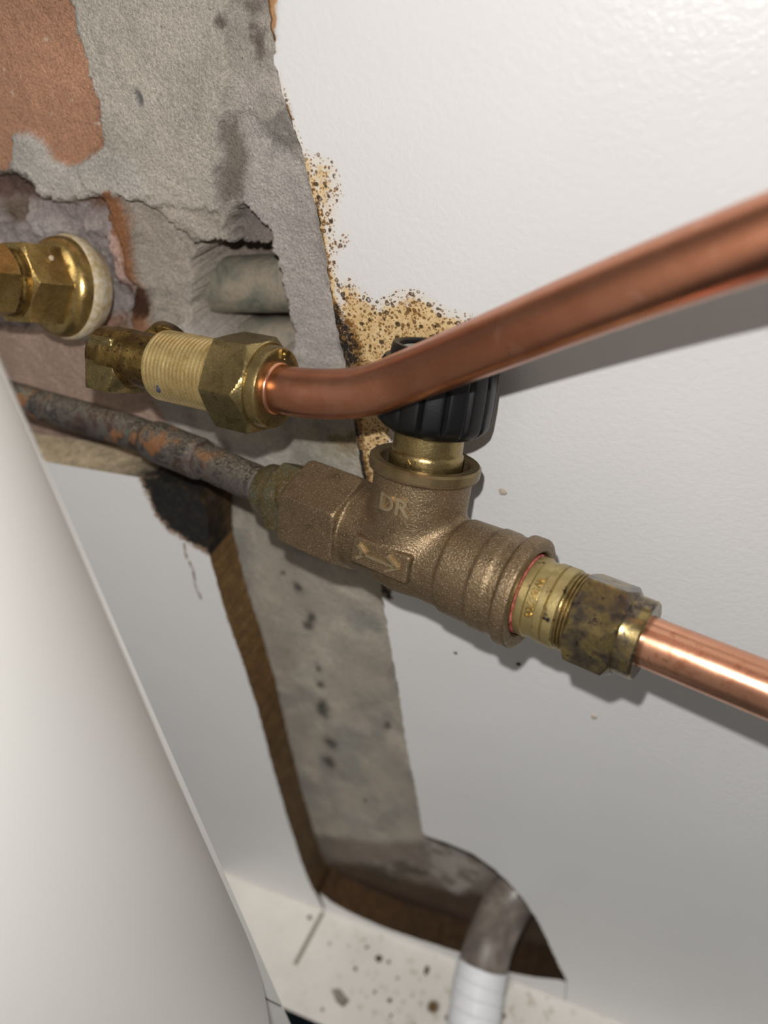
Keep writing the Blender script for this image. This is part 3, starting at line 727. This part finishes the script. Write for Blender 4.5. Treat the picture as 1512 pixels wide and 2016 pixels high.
for i, (px, py, r) in enumerate(((649,1858,1.1),(722,1865,1.2),(700,1908,1.3),(737,1954,1.1),(767,1970,1.4),(739,1952,.9),(635,1988,1.2),(765,1895,1.2),(717,1850,.8),(686,1862,.8),(770,2000,1.0),(783,1926,.9),(812,1960,.8))):
    debris('crumb', CR[i], px, py, r * 1e-3, M_crumb if i % 3 else M_stone, 1, 1, .45, 20 + i, 'crumbs on the cabinet base', 'crumb')
# flecks stuck on the panel face
for px, py, r, mt, lab, sd in ((990,968,.0014,M_fleck,'pale pinkish fleck stuck on the white panel, right of the valve neck',51),
        (1170,1411,.0015,M_fleck,'pale round paint fleck on the white panel below the tarnished nut',52),
        (1021,1308,.0010,M_crumb,'small dark crumb stuck on the panel under the compression adapter',53),
        (897,1286,.0008,M_crumb,'small dark crumb stuck on the panel under the valve body',54)):
    c = PY(px, py, -.0002); V, Fc = blob(c, r, 1, .25, 1, sd)
    mesh_obj('fleck', V, Fc, mt, None, loc=c, sharp=60, label=lab, category='fleck')
# ------------------------------------------------------------------ old pipes in the wall hole
def wall_pipe(label, a, b, r, seed):
    V, Fc = tube([a, a*.6 + b*.4, a*.3 + b*.7, b], r, 36, True, .002, lambda s, th: r * (1 + .05 * (fbm(s * 90 + np.cos(th) * 1.5, np.sin(th) * 1.5 + 3, seed) - .5)))
    mesh_obj('old_pipe', V, Fc, M_lead, None, sharp=60, label=label, category='pipe', group='old pipes in the wall hole')
y1 = WY + .026
a, b = PY(345, 563, y1), PY(600, 556, y1)
wall_pipe('thick green-grey old pipe crossing the hole in the wall', a, b, .0118, 3)
a, b = PY(380, 668, y1 + .006), PY(620, 672, y1 + .006)
wall_pipe('lower old pipe in the wall hole, just above the threaded brass fitting', a, b, .0105, 8)

# ------------------------------------------------------------------ bronze relief valve on the lower run
TC = PZ(811, 1077, .255)
A1 = cv([.81, .31, -.50]); A1 /= np.linalg.norm(A1)
U1 = cv([.13, -.92, -.36]); U1 -= A1 * (U1 @ A1); U1 /= np.linalg.norm(U1)
W1 = np.cross(A1, U1)
if W1 @ (CAM - TC) < 0: W1 = -W1
FR1 = Frame(TC, A1)                       # run of the pipe
FRN = Frame(TC, U1)                       # neck
view = CAM - TC
TH0 = math.atan2(view @ U1, view @ W1)    # camera-facing angle measured from W1 towards U1
valve = thing('bronze_valve', 'cast bronze tee valve with black ribbed knob and embossed arrow, on the lower pipe run', 'valve', TC)
def loc1(s, u, w):
    s, u, w = np.broadcast_arrays(np.asarray(s, float), u, w)
    return TC + 1e-3 * (s[..., None] * A1 + u[..., None] * U1 + w[..., None] * W1)
def valve_body():
    h = .5
    s = np.arange(-53, 47, h); u = np.arange(-20, 34, h); w = np.arange(-20.5, 20.5, h)
    S, U, Wd = np.meshgrid(s, u, w, indexing='ij')
    rr = np.hypot(U, Wd)
    # stepped round run
    rs = np.interp(S, [-30, -27, -20, -10, 8, 17.5, 18.7, 29.2, 30.0, 34.6, 35.4, 38.6, 39.2, 43.4, 44.0],
                      [14.0, 14.0, 14.0, 14.4, 14.8, 15.1, 16.0, 16.2, 16.7, 16.6, 16.2, 16.2, 17.8, 17.8, 17.3])
    run = smax(rr - rs, np.maximum(-30 - S, S - 44), .5)
    # hexagon end
    ang = np.arctan2(U, Wd); k = math.pi / 6; c0 = TH0
    x = np.mod(ang - c0, 2 * k) - k
    hx = smax(rr * np.cos(x) - 15.6, np.maximum(-46.5 - S, S + 22.0), .7)
    hx = smax(hx, rr + np.abs(S + 34.2) * .45 - 22.6, .5)
    body = smin(run, hx, 1.2)
    rn = np.hypot(S, Wd)
    neck = smax(rn - 16.0, np.maximum(-2 - U, U - 31), .8)
    ball = np.sqrt(S**2 * .95 + (U + 0) ** 2 * 1.1 + Wd**2) - 16.0
    body = smin(body, smin(neck, ball, 4), 3.0)
    body = smin(body, smax(rn - 17.9, np.abs(U - 29.0) - 2.0, .8), .6)
    # arrow plaque
    pt = math.radians(1); pw = Wd * math.cos(pt) + U * math.sin(pt); pu = -Wd * math.sin(pt) + U * math.cos(pt)
    plq = smax(smax(np.abs(S + 1.2) - 11, np.abs(pu) - 4.7, .8), smax(pw - 17.5, 8 - pw, .5), .7)
    body = smin(body, plq, .35)
    # bores
    body = smax(body, -smax(rn - 14.4, 24.5 - U, .4), .5)
    body = smax(body, -smax(rr - 13.6, 41.5 - S, .3), .4)
    V, Q = surface_nets(body, np.array([s[0], u[0], w[0]]), h)
    Vw = loc1(V[:, 0], V[:, 1], V[:, 2])
    if np.linalg.det(np.array([A1, U1, W1])) < 0: Q = Q[:, ::-1]
    mesh_obj('body', Vw, Q, M_bronze, valve, sharp=180)
    return pt
PT = valve_body()
# check orientation of text wrap: s to the right of the picture, u upwards
V, Fc = text_mesh('DR', 7.8, .9)
phi = V[:, 0] / 16.0 + math.radians(2)
sgn = 1
Vw = loc1(np.sin(phi) * (16.0 + V[:, 2] + .15), V[:, 1] + 19.0, np.cos(phi) * (16.0 + V[:, 2] + .15))
mesh_obj('raised_letters', Vw, Fc, M_letter, valve, sharp=30, label='raised letters DR on the neck')
def plq(s, v, hgt_):      # point on the plaque: along the run, up the plaque, height
    return loc1(s, v * math.cos(PT) + (17.5 + hgt_) * math.sin(PT), (17.5 + hgt_) * math.cos(PT) - v * math.sin(PT))
def stroke(a, b, wd=.55):
    a = np.array(a, float); b = np.array(b, float); d = (b - a) / np.linalg.norm(b - a); n = np.array([-d[1], d[0]]) * wd
    a = a - d * wd * .5; b = b + d * wd * .5
    q = [a - n, b - n, b + n, a + n]; V = [plq(*p, -.3) for p in q] + [plq(*(p * .93 + (a + b) / 2 * .07), 1.1) for p in q]
    return V, [(0,1,5,4),(1,2,6,5),(2,3,7,6),(3,0,4,7),(4,5,6,7)]
st = [((-8.5, 0), (6, 0)), ((6.4, 0), (2.2, 2.5)), ((6.4, 0), (2.2, -2.5)), ((-6.2, 0), (-9.2, 2.3)), ((-6.2, 0), (-9.2, -2.3))]
V, Fc = join(*[stroke(*x) for x in st])
mesh_obj('raised_arrow', V, Fc, M_letter, valve, sharp=30, label='raised flow arrow pointing right')
# machined collar ring, bonnet, knob
V, Fc = ring(FRN, 27.4, 31.25, 18.05, 14.5, .7, 96); mesh_obj('collar', V, Fc, M_bronze_rim, valve, sharp=30, label='turned rim round the mouth of the neck')
V, Fc = lathe(FRN, [(24.6, 11.9), (33, 11.9), (34, 11.7), (34.6, 11.2), (36, 11.2), (43, 11.0), (46, 10.5)], 72); mesh_obj('bonnet', V, Fc, M_brass_dull, valve, sharp=30, label='dull brass bonnet below the knob')
V, Fc = lathe(FRN, [(24.55, 14.38), (26.4, 14.3), (27.2, 11.95)], 72, None, (True, False)); mesh_obj('gland', V, Fc, M_brass_dark, valve, sharp=30)
Vt, Ft = text_mesh('NJ', 3.4, .25); ph = Vt[:, 0] / 11.8 + math.radians(8)
mesh_obj('bonnet_letters', loc1(np.sin(ph) * (11.95 + Vt[:, 2]), Vt[:, 1] + 32.0, np.cos(ph) * (11.95 + Vt[:, 2])), Ft, M_brass_dull, valve, sharp=30)
def flute(t, r, th):
    x = np.mod(th * 16 / (2 * math.pi), 1.0)
    g = np.clip(1 - np.abs(x - .5) / .16, 0, 1); g = g * g * (3 - 2 * g)
    k = np.clip((t - 42.0) / 2.0, 0, 1) * np.clip((63.2 - t) / 2.0, 0, 1)
    return r * (1 - .055 * g * k)
prof = [(41.2, 10.5), (41.2, 14.6), (41.6, 15.4), (43.2, 17.2), (44.4, 18.1), (46, 18.4), (52, 18.5), (58, 18.3), (61.5, 18.0), (62.6, 17.4), (63.2, 16.2), (63.5, 15.9), (66.2, 15.6), (66.9, 15.2), (66.9, 13.8), (66.4, 13.4), (64.2, 13.2)]
V, Fc = lathe(FRN, prof, 256, flute, (True, True)); knob = mesh_obj('knob', V, Fc, M_knob, valve, sharp=32, label='black plastic knob with fluted sides')
V, Fc = lathe(FRN, [(64.25, 13.1), (65.2, 13.0), (65.4, 12.4)], 64); mesh_obj('knob_insert', V, Fc, M_knob_in, knob, sharp=30, label='pale disc in the top of the knob')
# sealant lines
V, Fc = lathe(FR1, [(-47.5, 13.2), (-47.4, 14.1), (-46.8, 14.5), (-46.2, 14.2)], 64); mesh_obj('sealant', V, Fc, M_pink, valve, sharp=180, label='thin pink ring of jointing compound')
V, Fc = lathe(FR1, [(41.6, 12.4), (42.8, 13.1), (43.6, 12.9), (44.2, 12.0)], 96, lambda t, r, th: r - .2 + 1.3 * (fbm(th * 5, th * 0 + t, 3) - .5)); mesh_obj('sealant', V, Fc, M_red, valve, sharp=180, label='ragged red ring of jointing compound')

# union nut on the left of the valve
union = thing('union_nut', 'small verdigris-stained hexagonal union nut between corroded pipe and bronze valve', 'nut', FR1.p(-58, 0, 0))
V, Fc = hex_nut(FR1, -57.6, -47.4, 25.0, -10, 1.2, .6, 120); mesh_obj('hexagon', V, Fc, M_oldnut, union, sharp=22)
V, Fc = lathe(FR1, [(-67.0, 7.6), (-66.7, 9.2), (-65.7, 9.9), (-61.5, 10.4), (-58, 11.0), (-57.4, 11.4)], 64); mesh_obj('collar', V, Fc, M_oldnut, union, sharp=40)

# corroded pipe on the left
def old_r(s, th):
    return .0073 * (1 + .07 * (fbm(s * 160 + np.cos(th) * 1.5, np.sin(th) * 1.5 + 9, 5) - .5))
op = thing('corroded_pipe', 'corroded dark brown and grey copper pipe running left from the valve', 'pipe', PZ(240, 845, .331))
PTS = [PZ(515, 957, .289), PZ(486, 944, .293), PZ(397, 905, .306), PZ(318, 872, .319), PZ(238, 843, .331), PZ(79, 797, .352), PZ(-60, 757, .366), PZ(-160, 728, .372)]
V, Fc = tube(PTS, .0073, 48, True, .0012, old_r); mesh_obj('pipe', V, Fc, M_oldpipe, op, sharp=180)
C0, C1 = np.array(PZ(392, 903, .3065)), np.array(PZ(300, 866, .3215)); fc = Frame(C0, C1 - C0); L = np.linalg.norm(C1 - C0) * 1e3
V, Fc = lathe(fc, [(-3.0, 7.3), (-1.2, 8.3), (.5, 8.7), (2, 8.55), (L*.5, 8.6), (L-3, 8.7), (L-1, 8.3), (L+1.5, 7.3)], 56, lambda t, r, th: r * (1 + .05 * (fbm(th * 3 + 5, th * 0 + t * .4, 7) - .5)))
mesh_obj('solder_coupling', V, Fc, M_oldpipe, op, sharp=180, label='soldered sleeve with grey crust')

# right-hand compression adapter
adp = thing('compression_adapter', 'stained brass compression adapter with hexagonal nut joining valve to lower copper pipe', 'fitting', FR1.p(64, 0, 0))
prof = [(42.0, 11.8), (44.0, 12.3), (44.4, 12.7), (46.6, 12.7), (46.9, 12.1), (50.2, 12.1), (50.5, 12.6), (52.6, 12.6), (53.0, 12.0), (53.4, 12.6), (56.2, 12.6), (56.6, 11.8)]
V, Fc = lathe(FR1, prof, 96); mesh_obj('adapter_body', V, Fc, M_adapter, adp, sharp=25)
prof = [(56.5, 11.6)]
for i in range(3): t = 56.8 + i * 1.1; prof += [(t, 11.5), (t + .35, 12.2), (t + .65, 12.2), (t + 1.0, 11.5)]
V, Fc = lathe(FR1, prof, 72); mesh_obj('thread', V, Fc, M_brass_dull, adp, sharp=25)
nut = hex_nut(FR1, 59.6, 74.4, 25.4, -13, 1.6, 2.2, 144)
V, Fc = nut; nt = mesh_obj('compression_nut', V, Fc, M_nut_tarnish, adp, sharp=20, label='tarnished purple-grey hexagonal nut')
V, Fc = lathe(FR1, [(73.2, 12.2), (74.7, 11.9), (75.4, 11.8), (79.4, 11.8), (80.0, 11.3), (80.0, 7.7), (79.2, 7.6)], 80); mesh_obj('collar', V, Fc, M_nut_tarnish, nt, sharp=28)
Vt, Ft = text_mesh('WIM 700', 3.2, .5)
ph = -Vt[:, 0] / 12.0 + math.radians(-2)
mesh_obj('stamped_letters', FR1.p(48.6 + Vt[:, 1], 12.15 + Vt[:, 2], ph), Ft, M_brass, adp, sharp=30, label='raised letters WIM 700 round the band')

# lower copper pipe
V, Fc = tube([FR1.p(72, 0, 0), FR1.p(95, 0, 0), FR1.p(130, 0, 0), FR1.p(190, 0, 0), FR1.p(330, 0, 0)], .0075, 64)
cp = mesh_obj('copper_pipe', V, Fc, M_copper, None, sharp=60, loc=FR1.p(80, 0, 0), label='bright copper pipe leaving the tarnished nut at lower right', category='pipe')

sq = [[(81.5, -38), (82.2, -52), (83.4, -55)], [(83.0, -30), (83.6, -44), (84.4, -50)], [(85.2, -50), (86.6, -46), (87.2, -39), (88.2, -37)], [(89.5, -42), (91.5, -45), (93.0, -40), (95.0, -37)], [(86.5, -22), (88.2, -24)]]
V, Fc = join(*[tube([FR1.p(t, 7.5, math.radians(g)) for t, g in q], .00011, 6, step=.0004) for q in sq])
mesh_obj('scuff_marks', V, Fc, M_crumb, cp, label='short dark scuffs beside the nut')

# ------------------------------------------------------------------ upper brass elbow with threaded barrel
FC = PZ(548, 765, .233); A2 = cv([.885, .235, -.40]); FR2 = Frame(FC, A2)
elb = thing('brass_elbow', 'yellow brass wall elbow with threaded barrel and big hexagonal nut, holding the upper copper pipe', 'fitting', FR2.p(-55, 0, 0))
prof = [(-45.4, 8.0), (-45.4, 10.6), (-44.8, 11.1)]
for i in range(17):
    t = -44.6 + i * 1.55; prof += [(t, 11.2), (t + .25, 11.55), (t + 1.05, 11.6), (t + 1.3, 11.2)]
prof += [(-17.5, 11.2)]
V, Fc = lathe(FR2, prof, 96); mesh_obj('threaded_barrel', V, Fc, M_thread, elb, sharp=20, label='pale threaded brass barrel')
V, Fc = hex_nut(FR2, -18.6, -3.8, 27.6, -18, .7, 2.6, 144); n2 = mesh_obj('compression_nut', V, Fc, M_brass_dull, elb, sharp=20, label='big brass hexagonal nut')
V, Fc = lathe(FR2, [(-5.0, 13.0), (-3.9, 12.75), (-.9, 12.65), (-.2, 12.3), (0, 11.9), (0, 8.6), (-.25, 7.9), (-1.4, 7.6)], 96); mesh_obj('collar', V, Fc, M_brass_dull, n2, sharp=28, label='round front collar of the nut')
Vt, Ft = text_mesh('DP', 4.0, .35); ang = Vt[:, 0] / 10.4 + math.radians(90)
rad_ = 10.3 + Vt[:, 1]
mesh_obj('stamped_letters', FR2.p(.15 + Vt[:, 2], rad_, ang), Ft, M_brass_dull, n2, sharp=30, label='small raised letters on the nut collar')
V, Fc = lathe(FR2, [(-1.2, 7.9), (-.1, 8.2), (.35, 7.9), (.6, 7.45)], 64); 
mesh_obj('olive', V, Fc, M_copper, elb, sharp=60)
def elbow_body():
    h = .5; wd = np.array([0, 1.0, 0]); 
    lo = np.array([-76.0, -15.0, -16.0]); 
    s = np.arange(-100, -34, h); p = np.arange(-44, 15, h); q = np.arange(-16, 62, h)   # axis, up, into the wall
    a = FR2.a; into = wd - a * (wd @ a); into /= np.linalg.norm(into); up = np.cross(a, into)
    if up[2] < 0: up = -up
    S, Pp, Qq = np.meshgrid(s, p, q, indexing='ij')
    rr = np.hypot(Pp, Qq)
    barrel = smax(rr - 9.0, np.maximum(-66 - S, S + 44), 1.0)
    lug = smax(rr - 9.3, np.maximum(-72 - S, S + 58.0), 1.2)
    rl_ = np.hypot(S + 48 + .82 * Qq, Pp + .50 * Qq)
    leg = smax(rl_ - 9.2, np.maximum(-Qq, Qq - 54), 1.0)
    rib = smax(np.hypot(S + 46 + .6 * Qq, Pp + .2 * Qq) - 11.0, np.abs(Qq - 12) - 3.0, 1.0)
    f = smin(smin(barrel, lug, 2.0), smin(leg, rib, 1.5), 3.0)
    V, Q = surface_nets(f, np.array([s[0], p[0], q[0]]), h)
    Vw = FR2.o + 1e-3 * (V[:, :1] * a + V[:, 1:2] * up + V[:, 2:] * into)
    if np.linalg.det(np.array([a, up, into])) < 0: Q = Q[:, ::-1]
    mesh_obj('elbow_body', Vw, Q, M_brass_dark, elb, sharp=180, label='dark stained brass elbow body with square lug')
elbow_body()
FRL = Frame(FR2.o + cv([.0004, .0030, 0]), FR2.a)
V, Fc = hex_nut(FRL, -72.5, -59.0, 17.6, 38, 1.4, 3.0, 144, nside=4, kin=.84); mesh_obj('lug', V, Fc, M_brass_dull, elb, sharp=20, label='square brass lug at the back of the elbow')
p0 = FR2.p(-38.5, 11.65, math.radians(-42)); V, Fc = blob(p0, .0011, .6, .6, 1.2, 3, 8, 5, .15)
mesh_obj('blue_mark', V, Fc, M_blue, elb, sharp=180, label='small blue paint mark on the thread')

# upper copper pipe, bent and coming towards the viewer
UP = [FR2.p(-8, 0, 0), FR2.p(0, 0, 0), FR2.p(7, 0, 0), PZ(648, 776, .2270), PZ(700, 774, .2235), PZ(748, 763, .2195), PZ(800, 743, .2140)]
for x in (890, 1000, 1120, 1250, 1380, 1512, 1700, 1900, 2500):
    k = (x - 850) / 662.0; iz = 1/.207 * (1 - k) + 1/.136 * k
    yy = np.interp(x, [850, 890, 1000, 1120, 1250, 1380, 1512, 1700, 1900, 2500], [723, 707, 662, 613, 562, 513, 465, 395, 321, 99])
    UP.append(PZ(x, yy, 1 / iz))
V, Fc = tube(UP, .0075, 64, True, .0012)
mesh_obj('copper_pipe', V, Fc, M_copper_dull, None, sharp=60, loc=FR2.p(0, 0, 0), label='bent copper pipe rising out of focus to the upper right', category='pipe')

# ------------------------------------------------------------------ brass fitting on the left of the wall
FLc = PY(132, 566, .009)
rh = (FLc - CAM) / np.linalg.norm(FLc - CAM)
lat = cv([-1, -.09, 0]); lat -= rh * (lat @ rh); lat /= np.linalg.norm(lat)
FR3 = Frame(FLc, lat * .82 - rh * .57)
lf = thing('brass_tap_connector', 'brass pipe connector with round flange in crumbled mortar at the left edge', 'fitting', FLc)
V, Fc = lathe(FR3, [(-9, 17), (-3, 20.6), (-1.5, 20.9), (.5, 20.9), (1.6, 20.4), (2.0, 19.6)], 96); mesh_obj('washer', V, Fc, M_ptfe, lf, sharp=40, label='whitish crusted washer ring')
V, Fc = lathe(FR3, [(1.8, 19.8), (4.6, 19.5), (6.5, 18.6), (7.6, 17.2), (8.4, 15.4), (8.8, 14.2)], 96); mesh_obj('flange', V, Fc, M_brass, lf, sharp=40)
V, Fc = hex_nut(FR3, 6.0, 24.0, 29.0, 3, 2.2, 1.4, 144); mesh_obj('hexagon_body', V, Fc, M_brass, lf, sharp=20)
V, Fc = lathe(FR3, [(23, 12.6), (25.5, 12.4), (26.2, 11.6), (27.6, 11.6)], 80); mesh_obj('neck', V, Fc, M_brass_dark, lf, sharp=30)
V, Fc = hex_nut(FR3, 27.2, 39.0, 24.6, 12, 1.2, 1.4, 144); mesh_obj('end_nut', V, Fc, M_brass, lf, sharp=20)
V, Fc = ring(FR3, 38.4, 40.4, 11.6, 7.6, .5, 72); mesh_obj('end_ring', V, Fc, M_brass_dull, lf, sharp=30)
V, Fc = lathe(FR3, [(39.05, 7.9), (39.3, 7.6)], 48); mesh_obj('bore', V, Fc, M_copper_dull, lf, sharp=30, label='copper-coloured bore')
p0 = FR3.p(14.5, 15.4, math.radians(42)); V, Fc = blob(p0, .0011, 1, 1, 1, 4, 8, 5, .1); mesh_obj('paint_speck', V, Fc, M_ptfe, lf, sharp=180, label='white paint speck')

# ------------------------------------------------------------------ waste hose with white tape, coming out at the bottom of the slot
hs = thing('waste_hose', 'grey plastic waste hose wrapped in white tape, coming out of the bottom of the slot', 'hose', PY(950, 1890, 0))
HP = [PY(1085, 1700, .050), PY(1045, 1725, .034), PY(1008, 1768, .018), PY(973, 1832, .002), PY(953, 1892, -.014), PY(941, 1950, -.028), PY(933, 2010, -.042), PY(926, 2080, -.058), PY(915, 2200, -.085)]
V, Fc = tube(HP, .0152, 56, True, .002, lambda s, th: .0152 * (1 + .012 * (fbm(s * 60 + np.cos(th), np.sin(th) + 4, 2) - .5))); mesh_obj('hose', V, Fc, M_hose, hs, sharp=180)
def tape_r(s, th):
    x = s / .0085 + th / (2 * math.pi); x = x - np.floor(x)
    return .0157 + .0007 * x + .0007 * (fbm(s * 160 + np.cos(th) * 2, np.sin(th) * 2 + 5, 9) - .5)
V, Fc = tube([PY(951.5, 1899, -.0157)] + HP[5:], .0159, 72, True, .0007, tape_r); mesh_obj('tape_wrap', V, Fc, M_tape, hs, sharp=40, label='white tape wound round the hose')

# ------------------------------------------------------------------ white moulded housing, out of focus at the left
E = PZ(22, 760, .150); XE, YE = E[0], E[1]
def housing():
    root = thing('white_housing', 'smooth white moulded plastic housing with a thin flange, blurred along the left edge', 'housing', (XE - .05, YE - .09, -.085))
    un = np.concatenate([np.linspace(0, .02, 26), np.linspace(.022, .20, 60)]); zn = np.concatenate([np.linspace(.74, .36, 40), np.linspace(.357, .20, 70), [.15, .1, 0, -.085]])
    Ug, Zg = np.meshgrid(un, zn)
    a_, b_, c_ = .0900, .056, .0955
    xx = np.clip(1 - ((Ug - c_ + .0012 * np.clip((Zg - .40) / .08, 0, 1.3)) / a_) ** 2, 0, 1)
    zb = .268; zr = .050
    kz = np.clip((Zg - zb) / zr, 0, 1); kz = np.sqrt(np.clip(1 - (1 - kz) ** 2, 0, 1))
    hh = b_ * xx ** .72 * kz
    V = np.stack([XE + hh, YE - Ug, Zg], -1).reshape(-1, 3)
    mesh_obj('bulged_shell', V, grid_faces(len(zn), len(un), 0, False), M_housing, root, sharp=180)
    lo = (XE - .10, YE - .20, -.085); hi = (XE - .0001, YE, .74)
    V, Fc = box(lo, hi)
    mesh_obj('flange_panel', V, Fc, M_housing, root)
    pts = [np.array([XE + .0003, YE - q[0], q[1]]) for q in ((.0125, .262), (.011, .255), (.006, .232), (.001, .212))]
    V, Fc = tube(pts, .00022, 8); mesh_obj('seam', V, Fc, M_seam, root, label='hairline seam near the bottom of the housing')
housing()
